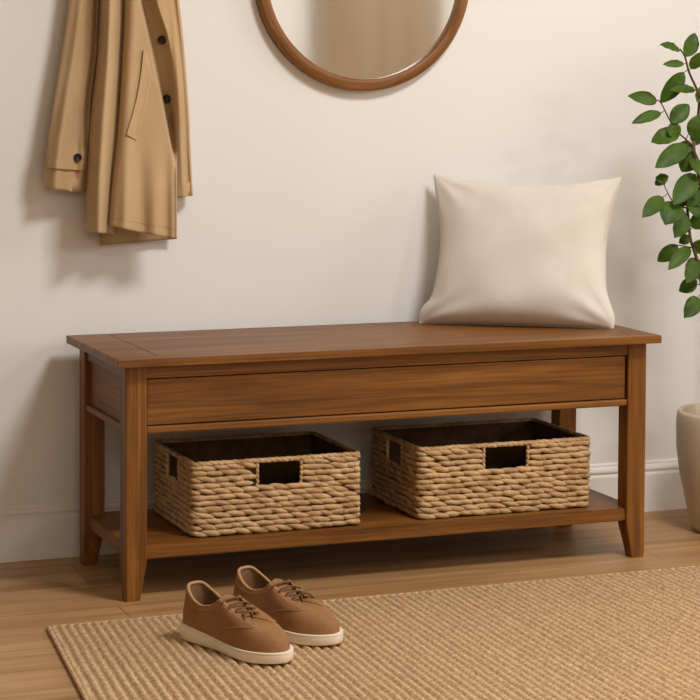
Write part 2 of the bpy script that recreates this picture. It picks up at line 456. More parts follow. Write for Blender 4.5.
    for i in range(n):
        jz = rd.uniform(-.0005, .0005)
        def pf(u, i=i, jz=jz):
            p_, t_, n_, _ = path((i+.5)/n+u/tot, .0055); return p_+Vector((0, 0, z0+h-.0055+jz)), t_, n_
        strand(V, F, pf, None, .027, .0112, .0098, rd.uniform(-.6, .6), -radians(12))
    o = new_obj('rim', V, F, M_weave, root, True); o.location.z = -ZS
    # inner wall and floor
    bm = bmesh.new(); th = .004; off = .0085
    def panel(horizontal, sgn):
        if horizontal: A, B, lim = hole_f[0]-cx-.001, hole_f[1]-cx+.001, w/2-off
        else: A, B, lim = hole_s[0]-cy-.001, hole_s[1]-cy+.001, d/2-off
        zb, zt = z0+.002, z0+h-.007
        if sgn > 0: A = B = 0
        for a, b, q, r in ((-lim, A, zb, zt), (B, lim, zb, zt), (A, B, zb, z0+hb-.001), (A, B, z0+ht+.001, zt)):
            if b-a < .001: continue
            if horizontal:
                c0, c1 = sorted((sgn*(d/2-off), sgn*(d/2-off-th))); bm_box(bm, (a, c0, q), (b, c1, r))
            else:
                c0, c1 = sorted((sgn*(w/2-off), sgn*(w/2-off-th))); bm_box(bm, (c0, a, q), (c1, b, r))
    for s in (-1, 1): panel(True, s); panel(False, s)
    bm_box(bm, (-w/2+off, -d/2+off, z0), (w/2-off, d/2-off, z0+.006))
    o = bm_obj('inner_wall', bm, M_weave_shade, root); o.location.z = -ZS
    return root
basket('woven_basket', .168, .534, .062, .345, .152, 'smaller woven basket on the left half of the bench shelf, behind the shoes', (.308, .400), (.165, .245), 3)
basket('woven_basket', .660, 1.066, .066, .345, .152, 'wider woven basket on the right half of the bench shelf, under the cushion', (.812, .912), (.165, .245), 5)

# ------------------------------------------------------------------ cushion
def cushion():
    BL, BR = Vector((.788, .362, H)), Vector((1.150, .132, H))
    wd = (BR-BL).length; ux = (BR-BL).normalized()
    back = Vector((-ux.y, ux.x, 0)); lean = radians(14.5)
    uz = (Vector((0, 0, 1))*cos(lean)+back*sin(lean)); un = ux.cross(uz).normalized()   # towards the room
    if un.y > 0: un = -un
    n = 64; hgt = .336
    def P(s, t, side):
        # s,t in [-1,1]; edges pulled in between the corners
        tt_ = (t+1)/2
        eL = sm([(0, 0), (.06, -.0015), (.11, .005), (.15, .017), (.22, .024), (.43, .030), (.63, .027), (.84, .012), (1, 0)], tt_)
        eR = sm([(0, .002), (.07, .001), (.16, .012), (.25, .022), (.45, .027), (.65, .024), (.84, .013), (1, 0)], tt_)
        ey = sm([(-1, 0), (-.6, .013), (0, .022), (.45, .019), (.75, .010), (1, 0)], s)*max(0, t)**3
        ex = (eR if s > 0 else eL)*abs(s)**2.2
        x = s*(wd/2) - (ex if s > 0 else -ex) + .008*tt_*(1-s) + .007*tt_*(1+s)/2
        y = t*(hgt/2) - ey
        q = max(0, (1-abs(s)**2.4))*max(0, (1-abs(t)**(2.4 if t > 0 else 5)))
        th = .062*q**.55
        # sag: fuller low down, light creases at the corners
        th *= 1+.16*(-t)*(1-abs(s)**2)
        th += .0035*sin(9*s+4*t)*q*(abs(s)+abs(t))*.5 + .0028*sin(7*t-5*s+1)*q
        c = 0
        for (cs, ct) in ((-1,-1),(1,-1),(-1,1),(1,1)):
            dx, dy = s-cs, t-ct; r = sqrt(dx*dx+dy*dy); a = math.atan2(abs(dy), abs(dx))
            c += .0035*sin(a*9+cs)*exp(-(r-.35)**2/.05)
        th += c*q**.3
        return ux*x+uz*(y)+un*(side*th)
    V, F = [], []
    idx = {}
    for side in (1, -1):
        for i in range(n+1):
            for j in range(n+1):
                if side == -1 and (i in (0, n) or j in (0, n)): idx[(side, i, j)] = idx[(1, i, j)]; continue
                # denser near the edges
                s = sin((i/n-.5)*pi); t = sin((j/n-.5)*pi)
                idx[(side, i, j)] = len(V); V.append(P(s, t, side))
        for i in range(n):
            for j in range(n):
                q = (idx[(side, i, j)], idx[(side, i+1, j)], idx[(side, i+1, j+1)], idx[(side, i, j+1)])
                F.append(q if side == 1 else tuple(reversed(q)))
    # seat it: the lowest vertices touch the bench, clear of the wall
    ctr = (BL+BR)/2+uz*(hgt/2)
    zmin = min((v+ctr).z for v in V); ctr = ctr+Vector((0, 0, H+.0006-zmin))
    ymax = max((v+ctr).y for v in V)
    if ymax > W-.001:
        ctr.y -= ymax-(W-.001)
    # soft flattening where it sits
    root = tag(empty('cushion', (ctr.x, ctr.y, H)), 'cream linen throw cushion leaning on the wall at the right end of the bench', 'cushion')
    o = new_obj('cushion_cover', [v+Vector((0, 0, ctr.z-H)) for v in V], F, M_cush, root, True)
    # seam piping round the edge
    ring = [P(sin((i/n-.5)*pi), -1, 1) for i in range(n+1)]+[P(1, sin((i/n-.5)*pi), 1) for i in range(1, n+1)]+[P(-sin((i/n-.5)*pi), 1, 1) for i in range(1, n+1)]+[P(-1, -sin((i/n-.5)*pi), 1) for i in range(1, n)]
    ring = [p+Vector((0, 0, ctr.z-H)) for p in ring]
    V2, F2 = tube_geo(ring, .0013, 6, closed=True)
    new_obj('seam', V2, F2, M_cush, root, True)
cushion()

# ------------------------------------------------------------------ mirror
mroot = tag(empty('round_mirror', (.6825, W, 1.2505)), 'round wall mirror in a thin walnut frame above the bench', 'mirror')
V, F = [], []
prof = [(.2293, -.002), (.2293, -.024), (.2308, -.0285), (.235, -.030), (.247, -.030), (.2525, -.0285), (.2555, -.024), (.2555, -.0005), (.236, -.0005), (.2293, -.002)][:-1]
n = 160
for k in range(n):
    a = 2*pi*k/n
    for r, y in prof: V.append((r*cos(a), y, r*sin(a)))
m_ = len(prof)
for k in range(n):
    for j in range(m_): F.append((k*m_+j, k*m_+(j+1) % m_, ((k+1) % n)*m_+(j+1) % m_, ((k+1) % n)*m_+j))
new_obj('frame', V, F, WF, mroot, True)
V = [(.230*cos(2*pi*k/n), -.016, .230*sin(2*pi*k/n)) for k in range(n)]+[(.230*cos(2*pi*k/n), -.004, .230*sin(2*pi*k/n)) for k in range(n)]
F = [tuple(range(n)), tuple(reversed(range(n, 2*n)))]+[(k, (k+1) % n, n+(k+1) % n, n+k) for k in range(n)]
new_obj('mirror_glass', V, F, M_mirror, mroot)

# ------------------------------------------------------------------ coat on its hook
hz = on(122, -216, 1, W-.045)
hk = tag(empty('coat_hook', (hz.x, W, hz.z)), 'dark metal wall hook holding the tan coat, above the frame', 'hook')
V, F = tube_geo([(0, -.004, 0), (0, -.05, -.012), (0, -.075, -.005), (0, -.082, .015), (0, -.078, .03)], [.006,.006,.006,.006,.008], 12, V=None)
new_obj('hook_arm', V, F, M_brass, hk, True)
bm = bmesh.new(); bmesh.ops.create_cone(bm, cap_ends=True, segments=32, radius1=.022, radius2=.020, depth=.006, matrix=Matrix.Translation((0, -.0033, 0)) @ Matrix.Rotation(pi/2, 4, 'X'))
bm_obj('back_plate', bm, M_brass, hk)

coat = tag(empty('hanging_coat', (.11, W-.05, 1.50)), 'tan trench coat with dark buttons hanging on the wall, left of the mirror', 'coat')
_co = Vector(coat.location)
def cp(u, v, d): return on(u, v, 1, W-d)-_co
def sheet(name, vt, vb, uL, uR, dep, nu=70, nv=150, m=None, thick=.0016, par=None, vbot=None):
    """hanging cloth: v runs down from vt to vb, edges uL(v), uR(v), dep(s, v) = distance off the wall"""
    V, F = [], []
    for side in (0, 1):
        for j in range(nv+1):
            for i in range(nu+1):
                s = i/nu; v0 = vt+(vb-vt)*j/nv
                v = v0+(vbot(s) if vbot else 0)*(j/nv)**3
                V.append(cp(lerp(uL(v0), uR(v0), s), v, dep(s, v0)-side*thick))
    n1 = (nu+1)*(nv+1)
    for j in range(nv):
        for i in range(nu):
            a = j*(nu+1)+i; q = (a, a+nu+1, a+nu+2, a+1)
            F.append(q); F.append(tuple(n1+k for k in reversed(q)))
    for j in range(nv):
        a = j*(nu+1); F.append((a, n1+a, n1+a+nu+1, a+nu+1)); a += nu; F.append((a, a+nu+1, n1+a+nu+1, n1+a))
    for i in range(nu):
        a = i; F.append((a, a+1, n1+a+1, n1+a)); a = nv*(nu+1)+i; F.append((a, n1+a, n1+a+1, a+1))
    return new_obj(name, V, F, m or M_coat, par or coat, True)
# the two sleeves are flattened tubes
def sleeve(name, vt, vb, uL, uR, d0, dd, fold, vbot, nv=130, n=64, m=None):
    V, F = [], []
    for j in range(nv+1):
        v0 = vt+(vb-vt)*j/nv
        for k in range(n):
            a = 2*pi*k/n; s = .5-.5*cos(a); f = sin(a)
            v = v0+vbot(s)*(j/nv)**3
            prof_ = (abs(f)**.7)*(1 if f > 0 else -1)
            dp = d0(v0)+dd(v0)*prof_*(1 if f > 0 else .75)
            if f > 0: dp += fold(s, v0)*min(1, f*2)
            V.append(cp(lerp(uL(v0), uR(v0), s), v, dp))
    for j in range(nv):
        for k in range(n): F.append((j*n+k, j*n+(k+1) % n, (j+1)*n+(k+1) % n, (j+1)*n+k))
    # open cuff: fold a lining back up inside
    base = len(V)
    for q, sc in ((0, .93), (-14, .90)):
        for k in range(n):
            a = 2*pi*k/n; s = .5-.5*cos(a); f = sin(a); s2 = .5+(s-.5)*sc
            dp = d0(vb)+dd(vb)*(abs(f)**.7)*(1 if f > 0 else -.75)*(sc-.05)
            V.append(cp(lerp(uL(vb), uR(vb), s2), vb+vbot(s)+q, dp))
    for k in range(n):
        F.append((nv*n+k, nv*n+(k+1) % n, base+(k+1) % n, base+k)); F.append((base+k, base+(k+1) % n, base+n+(k+1) % n, base+n+k))
    F.append(tuple(base+n+k for k in range(n)))
    return new_obj(name, V, F, m or M_coat, coat, True)
g = lambda x, c, w: exp(-((x-c)/w)**2)
slL = [(-150, 92), (-120, 86), (-60, 76), (0, 69), (55, 61), (100, 54), (130, 49.5), (147, 47), (168, 45), (190, 45)]
slR = [(-150, 112), (-60, 102), (0, 99), (50, 97), (90, 92), (130, 89), (160, 88), (190, 85.5)]
def fold_L(s, v):
    # one long drag fold, a recess beside the body, small break at the cuff
    k = step(-60, 40, v)
    return k*(.010*g(s, .40-.0008*v, .12)-.012*g(s, .66+.0006*v, .12)+.004*g(s, .82, .08)*step(110, 160, v)+.003*sin(s*9+v/30)*g(v, 120, 40))-.026*step(.76, 1, s)*(1-step(100, 150, v))-.010*step(.85, 1, s)*step(100, 150, v)
def fold_Lc(s, v):
    r = fold_L(s, v)
    if 146 < v < 169+2*s: r += 0
    return r
uLL = lambda v: sm(slL, v); uLR = lambda v: sm(slR, v)
dL = lambda v: .036+.010*step(0, 150, v); ddL = lambda v: .020+.006*step(60, 170, v)
sleeve('sleeve', -150, 190, uLL, uLR, dL, ddL, fold_Lc, lambda s: -1.5+4.5*s)
srL = [(-150, 140), (-60, 148), (0, 152), (50, 160), (100, 166), (150, 168), (196, 171)]
srR = [(-150, 148), (-100, 164), (-60, 172), (0, 179), (46, 184), (114, 189), (150, 190.5), (196, 193)]
def fold_R(s, v): return .006*g(s, .60, .13)*step(20, 90, v)-.006*g(s, .82, .08)+.004*g(s, .95, .06)+.003*sin(s*8+v/40)
sleeve('sleeve', -150, 196, lambda v: sm(srL, v), lambda v: sm(srR, v), lambda v: .030, lambda v: .020, fold_R, lambda s: 3-3.5*s)
# back panel: hem seen from inside below the front
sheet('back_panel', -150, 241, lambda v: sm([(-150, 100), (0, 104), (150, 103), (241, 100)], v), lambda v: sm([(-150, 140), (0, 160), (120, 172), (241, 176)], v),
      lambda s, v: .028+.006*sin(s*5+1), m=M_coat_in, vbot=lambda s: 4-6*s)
# side panel
aL = [(-150, 104), (-60, 100), (0, 99.5), (60, 96.5), (100, 92), (130, 89), (180, 86), (232, 85)]
aR = [(-150, 130), (0, 132), (60, 130), (130, 126), (180, 121), (232, 117)]
def dA(s, v):  # rolling folds of the side
    k = step(-140, -20, v)
    base = .078+.016*step(0, 230, v)-.045*exp(-s/.07)
    c1 = lerp(.33, .40, step(0, 200, v))
    f = .030*g(s, c1, .20)+.004*g(s, .10, .08)*step(40, 160, v)-.032*g(s, .92, .24)-.006*g(s, -.02, .08)
    f += .0035*g(s, .62-.0007*v, .06)*step(120, 220, v)-.003*g(s, .22, .05)*step(130, 230, v)
    return base+k*f
sheet('side_panel', -150, 232, lambda v: sm(aL, v), lambda v: sm(aR, v), dA, vbot=lambda s: 0+2.5*s)
# front panel with the shadowed facing and its buttons
bL = [(-150, 118), (-60, 122), (0, 124.5), (60, 122), (130, 117.5), (180, 112), (224, 108)]
bR = [(-150, 122), (-60, 138), (0, 156.6), (20, 163.5), (34, 168), (69, 174), (114, 176.3), (150, 177), (224, 177)]
ridge = [(-150, 119), (-60, 128), (0, 140.5), (46, 151), (78, 158), (114, 166), (150, 173), (190, 179), (224, 180)]
def dB_(s, v):
    u = lerp(sm(bL, v), sm(bR, v), s); rg = sm(ridge, v); k = step(-150, -40, v)
    base = .098+.014*step(0, 220, v)
    x = u-rg
    fl = 0
    # flap in front of the facing falls away right of the ridge line
    deep = .054*(1-step(112, 168, v))
    e0 = step(-1.5, 2.2, x)
    rest = max(0.0, u-rg)
    widthc = max(6.0, sm(bR, v)-rg)
    fl -= deep*e0*(1-.85*min(1, rest/widthc)**3)
    fl += .003*g(u, sm(bR, v)-.8, 1.1)                        # rolled edge
    # roundness towards the left crease, soft folds lower down
    w_ = u-sm(bL, v)
    fl -= .034*exp(-w_/2.6)
    fl += .004*g(u, 134-.05*v, 6)
    fl += (.008*g(u, 128-.03*(v-130), 6)-.008*g(u, 141+.02*(v-130), 6)+.008*g(u, 155, 7)-.006*g(u, 166, 5)+.003*g(u, 172, 3))*step(120, 215, v)
    return base+k*fl
sheet('front_panel', -150, 224, lambda v: sm(bL, v), lambda v: sm(bR, v), dB_, nu=150, nv=190, vbot=lambda s: 1+14*s**.85)
def dB(u, v):
    l, r = sm(bL, v), sm(bR, v); return dB_(max(0, min(1, (u-l)/(r-l))), v)
def front_v(u, v):        # same downward stretch as the sheet
    return v
# collar yoke joining everything at the hook (above the picture)
V, F = [], []
nr = 40
for (v, a, b, dm, dn) in ((-144, 90.5, 150, .012, .112), (-160, 91, 149.5, .010, .114), (-178, 95, 147, .010, .108), (-196, 103, 141, .012, .094), (-208, 110, 135, .016, .080)):
    for k in range(nr):
        t = 2*pi*k/nr; V.append(cp((a+b)/2+(b-a)/2*cos(t), v, (dm+dn)/2+(dn-dm)/2*sin(t)))
for j in range(4):
    for k in range(nr): F.append((j*nr+k, j*nr+(k+1) % nr, (j+1)*nr+(k+1) % nr, (j+1)*nr+k))
F.append(tuple(range(nr))); F.append(tuple(4*nr+k for k in range(nr)))
new_obj('collar', V, F, M_coat, coat, True)
lp = Vector((hz.x, hz.y, hz.z))-_co
V, F = tube_geo([lp+Vector((.009*cos(2*pi*i/20), 0, -.010+.019*sin(2*pi*i/20))) for i in range(20)], .0016, 6, closed=True)
new_obj('hanging_loop', V, F, M_coat_in, coat, True)
# pocket welt
wl = [(50, 143.5), (70, 141.5), (90, 138.5), (110, 134), (125, 129.5), (134, 126.8)]
wr = [(50, 146.5), (72, 151.0), (90, 148.5), (110, 144.5), (125, 140.5), (140, 136.8)]
V, F = [], []; nj, ni = 40, 8
for side in (0, 1):
    for j in range(nj+1):
        t = j/nj
        for i in range(ni+1):
            s = i/ni; vl = lerp(50, 134.5, t); vr = lerp(52, 140.5, t); v = lerp(vl, vr, s)
            u = lerp(sm(wl, vl), sm(wr, vr), s)
            edge = min(s, 1-s, 1-t)*12
            off = .0050*(1-.7*s)+.0006*min(1, edge)
            V.append(cp(u, v, dB(u, v)+(off if side == 0 else -.0004)))
n1 = (nj+1)*(ni+1)
for j in range(nj):
    for i in range(ni):
        a = j*(ni+1)+i; q = (a, a+ni+1, a+ni+2, a+1); F.append(q); F.append(tuple(n1+k for k in reversed(q)))
    for a in (j*(ni+1), j*(ni+1)+ni): F.append((a, a+ni+1, n1+a+ni+1, n1+a))
for i in range(ni):
    for a in (i, nj*(ni+1)+i): F.append((a, a+1, n1+a+1, n1+a))
pk = new_obj('pocket_welt', V, F, M_coat, coat, True)
m_e = pk.modifiers.new('edge', 'EDGE_SPLIT'); m_e.split_angle = radians(50)
# seam threads: welt outline, hems
V, F = [], []
def thread(pts, dfun, lift=.0006, r=.00045):
    tube_geo([cp(u, v, dfun(u, v)+lift) for u, v in pts], r, 5, V=V, F=F)
thread([(lerp(sm(wr, v), sm(wl, v), .16), v) for v in range(72, 136, 4)], lambda u, v: dB(u, v)+.0022)
thread([(lerp(sm(wl, v), sm(wr, v), .2), v) for v in range(60, 132, 4)], lambda u, v: dB(u, v)+.0038)
def bs(u, v0, sgn=0):     # front hem position
    l, r = sm(bL, v0), sm(bR, v0); s = (u-l)/(r-l); return v0+(1+14*max(0, s)**.85)*((v0+150)/374)**3
new_obj('pocket_stitching', V, F, M_thread, coat, True)
V, F = [], []
thread([(u, bs(u, 215)) for u in [110+1.0*k for k in range(66)]], lambda u, v: dB(u, min(v, 215)), .0004)
new_obj('hem_stitching', V, F, M_thread, coat, True)
# cuff strap with its button
def dLs(u, v):
    l, r = uLL(v), uLR(v); s = max(.001, min(.999, (u-l)/(r-l))); f = sqrt(max(0, 1-(2*s-1)**2))
    return dL(v)+ddL(v)*f**.7+fold_L(s, v)*min(1, f*2)
V, F = [], []; ni, nj = 40, 8
for side in (0, 1):
    for i in range(ni+1):
        s = .012+(.985-.012)*i/ni
        for j in range(nj+1):
            t = j/nj; vt_ = 146+1.5*s; vb_ = 167.5+3.5*s; v = lerp(vt_, vb_, t)
            u = lerp(uLL(v), uLR(v), s)
            V.append(cp(u, v, dLs(u, v)+(.0068 if side == 0 else -.001)))
n1 = (ni+1)*(nj+1)
for i in range(ni):
    for j in range(nj):
        a = i*(nj+1)+j; q = (a, a+1, a+nj+2, a+nj+1); F.append(q); F.append(tuple(n1+k for k in reversed(q)))
    for a in (i*(nj+1), i*(nj+1)+nj): F.append((a, a+nj+1, n1+a+nj+1, n1+a))
for j in range(nj):
    for a in (j, ni*(nj+1)+j): F.append((a, a+1, n1+a+1, n1+a))
st = new_obj('cuff_strap', V, F, M_coat, coat, True); st.modifiers.new('edge', 'EDGE_SPLIT').split_angle = radians(50)
def button(u, v, dfun, r=.0098, lift=.001):
    p = cp(u, v, dfun(u, v)+lift)
    e_ = .8; a = on(u+e_, v, 1, W-dfun(u+e_, v))-on(u-e_, v, 1, W-dfun(u-e_, v)); b = on(u, v-e_, 1, W-dfun(u, v-e_))-on(u, v+e_, 1, W-dfun(u, v+e_))
    nn = a.cross(b).normalized()
    if nn.y > 0: nn = -nn
    nn = (nn+Vector((0, -3.0, 0))).normalized()
    rot = nn.to_track_quat('Z', 'Y').to_matrix().to_4x4()
    pr = [(0, .0008), (.0045, .0008), (.0055, .0012), (.0068, .0030), (.0085, .0034), (.0096, .0028), (.0100, .0014), (.0094, .0), (.0, .0)]
    V, F = [], []; n = 32; k_ = r/.01
    for rr, z in pr:
        for k in range(n): V.append((rr*k_*cos(2*pi*k/n), rr*k_*sin(2*pi*k/n), z+.0012))
    for i in range(len(pr)-1):
        for k in range(n): F.append((i*n+k, i*n+(k+1) % n, (i+1)*n+(k+1) % n, (i+1)*n+k))
    o = new_obj('button', V, F, M_button, coat, True)
    V, F = [], []
    for sx in (-1, 1): tube_geo([(-.002*k_, sx*.0016, .0022), (0, sx*.0016, .0028), (.002*k_, sx*.0016, .0022)], .0006, 6, V=V, F=F)
    tube_geo([(0, 0, -.003), (0, 0, .0015)], .0015, 6, V=V, F=F)
    t_ = new_obj('button_thread', V, F, M_lace, o, True)
    o.matrix_local = Matrix.Translation(p) @ rot
button(161.8, 40, dB, lift=.011); button(166.3, 99, dB, lift=.006); button(77.5, 157.5, dLs, .0088, .0100)

# ------------------------------------------------------------------ rug
def rug():
    a0 = on(48, 625, 2, .010); x0, y0 = a0.x, a0.y
    wd, ln, pitch = 2.15, 1.5, .0162
    nrib = int(wd/pitch); per = 6; ny = 420
    V, F = [], []
    rd = random.Random(2); ph = [rd.uniform(0, 6.28) for _ in range(nrib+1)]; hv = [rd.uniform(.85, 1.1) for _ in range(nrib+1)]
    def pos(x, y, z):
        sk = -.105*exp(-x/.55)                       # the free left edge strays outward
        return (x0+x+(-y)*sk*1.0, y0+.012*x/1.4+y, z)
    nx = nrib*per
    prof = [-.15, .55, .90, 1.0, .90, .55]
    for i in range(nx+1):
        rib = min(i//per, nrib-1); k = i % per
        for j in range(ny+1):
            # finer rows close to the bench end, all countable twist
            y = -ln*j/ny
            tw = sin(y/.0042*1.0+ph[rib]+k*.9)
            h_ = .0030+.0072*prof[k]*hv[rib]*(1+.05*tw)
            wob = .0004*sin(y*31+ph[rib])
            if i in (0, nx) or j in (0, ny): h_ = .001
            V.append(pos(i*pitch/per+wob, y, h_))
    for i in range(nx):
        for j in range(ny):
            a = i*(ny+1)+j; F.append((a, a+1, a+ny+2, a+ny+1))
    b0 = len(V)
    for (x, y) in ((0, 0), (wd, 0), (wd, -ln), (0, -ln)): V.append(pos(x, y, .0004))
    F.append((b0, b0+1, b0+2, b0+3))
    root = tag(empty('jute_rug', (x0, y0, 0)), 'ribbed beige jute rug on the wood floor in front of the bench', 'rug')
    T = Vector((x0, y0, 0))
    new_obj('rug_weave', [Vector(v)-T for v in V], F, M_jute, root, True)
    # bound edge along the sides
    V, F = [], []
    e1 = [Vector(pos(.001, -ln*k/240, .0050+.0005*sin(k*2.1)))-T for k in range(241)]
    e2 = [Vector(pos(wd*k/240, .001, .0042+.0005*sin(k*2.3)))-T for k in range(241)]
    tube_geo(e1, .0044, 8, V=V, F=F, nrm=(0, 0, 1)); tube_geo(e2, .0036, 8, V=V, F=F, nrm=(0, 0, 1))
    new_obj('edge_binding', V, F, M_jute, root, True)
    return x0, y0
rug()
RUGZ = .0098

# ------------------------------------------------------------------ shoes
def cat(P, t):                      # closed Catmull-Rom through P at t in [0,1)
    n = len(P); x = (t % 1)*n; i = int(x); f = x-i
    p0, p1, p2, p3 = P[(i-1) % n], P[i % n], P[(i+1) % n], P[(i+2) % n]
    return tuple(.5*((2*b)+(-a+c)*f+(2*a-5*b+4*c-d)*f*f+(-a+3*b-3*c+d)*f**3) for a, b, c, d in zip(p0, p1, p2, p3))
OUT = [(0, 0), (.010, .0235), (.038, .0325), (.075, .0330), (.112, .0345), (.150, .0405), (.186, .0445), (.220, .0400), (.248, .0250), (.262, .001),
       (.252, -.0225), (.226, -.0370), (.192, -.0415), (.155, -.0375), (.115, -.0310), (.075, -.0300), (.038, -.0300), (.010, -.0220)]
# opening: collar, then the lace throat
OPN = [(.016, 0, .0965), (.021, .0175, .0940), (.042, .0265, .0800), (.068, .0270, .0695), (.094, .0245, .0740), (.113, .0215, .0855), (.133, .0190, .0780), (.150, .0155, .0695), (.163, .0105, .0620), (.168, .0, .0590)]
OPN = OPN+[(x, -y, z) for x, y, z in reversed(OPN[1:-1])]
def shoe(name, loc, rz, flip, label):
    root = tag(empty(name, loc, rz), label, 'shoe', 'pair of tan lace-up shoes'); root.scale = (1.026, 1.05, 1.03)
    Y = -1 if flip else 1
    def lift(x): return .0025*step(.20, .262, x)
    def sole_z(x): return .0285-.0100*step(.01, .15, x)+lift(x)*.6
    def S(t, k):
        x, y = cat(OUT, t); ox, oy, oz = cat(OPN, t)
        z0 = sole_z(x)-.002
        cxx = .125; ins = .965
        P0 = Vector((lerp(.13, x, ins+.005), y*ins, z0)); P1 = Vector((ox, oy, oz))
        tf = 1-abs((t % 1)-.5)*2          # 0 heel .. 1 toe
        toe = step(.45, .95, tf)
        dz = P1.z-P0.z
        c1 = Vector((lerp(P0.x, P1.x, .02), lerp(P0.y, P1.y, -.04+.02*toe), P0.z+dz*lerp(.35, .66, toe)))
        c2 = Vector((lerp(P0.x, P1.x, lerp(.35, .33, toe)), lerp(P0.y, P1.y, lerp(.30, .40, toe)), P0.z+dz*lerp(.72, .99, toe)))
        a = 1-k
        p = P0*a**3+c1*(3*a*a*k)+c2*(3*a*k*k)+P1*k**3
        # heel cup: slight waist below the collar
        heel = 1-step(.0, .25, tf)
        p.x += .004*heel*sin(pi*k)*1.0-.002*heel*g(k, .35, .2)
        return p
    def W3(p): return Vector((p.x, p.y*Y, p.z))
    def nrm(t, k):
        e_ = .002; a = S(t+e_, k)-S(t-e_, k); b = S(t, min(1, k+.01))-S(t, max(0, k-.01)); n_ = b.cross(a)
        n_ = n_.normalized() if n_.length > 0 else Vector((0, 0, 1))
        c = S(t, k)-Vector((.13, 0, .02))
        return n_ if n_.dot(c) > 0 else -n_
    NT, NK = 144, 26
    def grid(V, F, fn, nt_, nk, closed=True, flipf=False):
        base = len(V)
        for j in range(nk+1):
            for i in range(nt_ if closed else nt_+1): V.append(fn(i/nt_, j/nk))
        w_ = nt_ if closed else nt_+1
        for j in range(nk):
            for i in range(nt_):
                a = base+j*w_+i; b = base+j*w_+(i+1) % w_
                q = (a, b, b+w_, a+w_)
                F.append(tuple(reversed(q)) if (flipf ^ flip) else q)
    # upper shell: outside, over the edge, and down inside
    V, F = [], []
    def up(t, q):
        if q <= .8: return W3(S(t, q/.8))
        k = (q-.8)/.2; p = S(t, 1); n_ = nrm(t, .97)
        return W3(p-n_*(.0022*sin(pi/2*min(1, k*2)))-Vector((0, 0, .004*max(0, k-.3))))
    grid(V, F, up, NT, NK+8)
    new_obj('upper', V, F, M_leather, root, True)
    # lining inside the collar and the insole
    V, F = [], []
    def li(t, q):
        tf = 1-abs((t % 1)-.5)*2
        p1 = S(t, 1); n1_ = nrm(t, .97); a = p1-n1_*.0018; x, y = cat(OUT, t)
        b = Vector((lerp(.12, x, .86), y*.80, .036))
        m_ = lerp(a, b, .5); m_.x = lerp(a.x, b.x, .35); m_.z = min(m_.z, lerp(a.z, .036, .55))
        p = lerp(lerp(a, m_, q), lerp(m_, b, q), q)
        # stay under the vamp
        return W3(p)
    grid(V, F, li, NT, 12, flipf=True)
    F.append(tuple(12*NT+k for k in range(NT)))
    new_obj('lining', V, F, M_lining, root, True)
    # quarter panels laced over the vamp
    def tb(k): return sm([(0, .215), (.2, .235), (.35, .268), (.48, .335), (.56, .395), (.66, .434), (.82, .450), (1, .460)], k)
    V, F = [], []
    TH_ = .0015
    def qp(s, q):
        k = .02+.98*q; t = (-1+2*s)*tb(k)
        edge = min(1, min(s, 1-s)*2*tb(k)/.006)
        p = S(t, k)+nrm(t, min(k, .97))*(TH_*edge**.5-.0002)
        return W3(p)
    grid(V, F, qp, 200, 40, closed=False)
    new_obj('quarter', V, F, M_leather, root, True)
    # lighter cut edges and seam lines
    V, F = [], []
    for sg in (-1, 1):
        tube_geo([W3(S(sg*(tb(k)-.002), k)+nrm(sg*tb(k), min(k, .97))*TH_*.75) for k in [.02+.98*i/60 for i in range(61)]], .0007, 6, V=V, F=F)
        tube_geo([W3(S(sg*t, 1)+nrm(sg*t, .97)*.0006) for t in [.262+(.455-.262)*i/40 for i in range(41)]], .0015, 6, V=V, F=F)
        # eyestay seam
        tube_geo([W3(S(sg*t, k)+nrm(sg*t, min(k, .97))*(TH_+.0001)) for t, k in [(lerp(.245, .405, i/30), lerp(.93, .60, (i/30)**1.2)) for i in range(31)]], .0004, 5, V=V, F=F)
    new_obj('edge_trim', V, F, M_leather_edge, root, True)
    # padded collar
    ts = [-.262+.524*i/70 for i in range(71)]
    V, F = tube_geo([W3(S(t, 1)-nrm(t, .95)*.0012+Vector((0, 0, -.0004))) for t in ts], [.0012+.0018*sin(pi*i/70)**.4 if 0 < i < 70 else .0008 for i in range(71)], 10)
    new_obj('collar', V, F, M_leather_edge, root, True)
    # heel collar seam
    V, F = [], []
    tube_geo([W3(S(t, .78-.10*cos(t*2*pi*1.9)+.02)+nrm(t, .75)*(TH_+.0001)) for t in [-.25+.5*i/60 for i in range(61)]], .0004, 5, V=V, F=F)
    new_obj('stitching', V, F, M_leather_edge, root, True)
    # tongue
    V, F = [], []
    tp = [(.178, .0520, .010), (.164, .0600, .014), (.148, .0690, .017), (.132, .0765, .021), (.119, .0835, .0215), (.110, .0880, .0205), (.105, .0905, .018), (.1025, .0915, .013)]
    nx_ = 12
    for side in (0, 1):
        for (x, z, hw) in tp:
            for i in range(nx_+1):
                s = -1+2*i/nx_; V.append(W3(Vector((x+.002*s*s, hw*s, z-.0055*s*s-side*.0028))))
    m1 = len(tp)*(nx_+1)
    for j in range(len(tp)-1):
        for i in range(nx_):
            a = j*(nx_+1)+i; q = (a, a+1, a+nx_+2, a+nx_+1); F.append(q); F.append(tuple(m1+k for k in reversed(q)))
        for a in (j*(nx_+1), j*(nx_+1)+nx_): F.append((a, a+nx_+1, m1+a+nx_+1, m1+a))
    for i in range(nx_):
        for a in (i, (len(tp)-1)*(nx_+1)+i): F.append((a, a+1, m1+a+1, m1+a))
    tg = new_obj('tongue', V, F, M_leather, root, True); sd = tg.modifiers.new('s', 'SUBSURF'); sd.levels = sd.render_levels = 1
    # laces: bars crossing the throat, flat braid
    V, F = [], []
    tt = [.288, .328, .368, .408]
    def eye(t, k=.93): return S(t, k)+nrm(t, k)*(TH_+.0012)
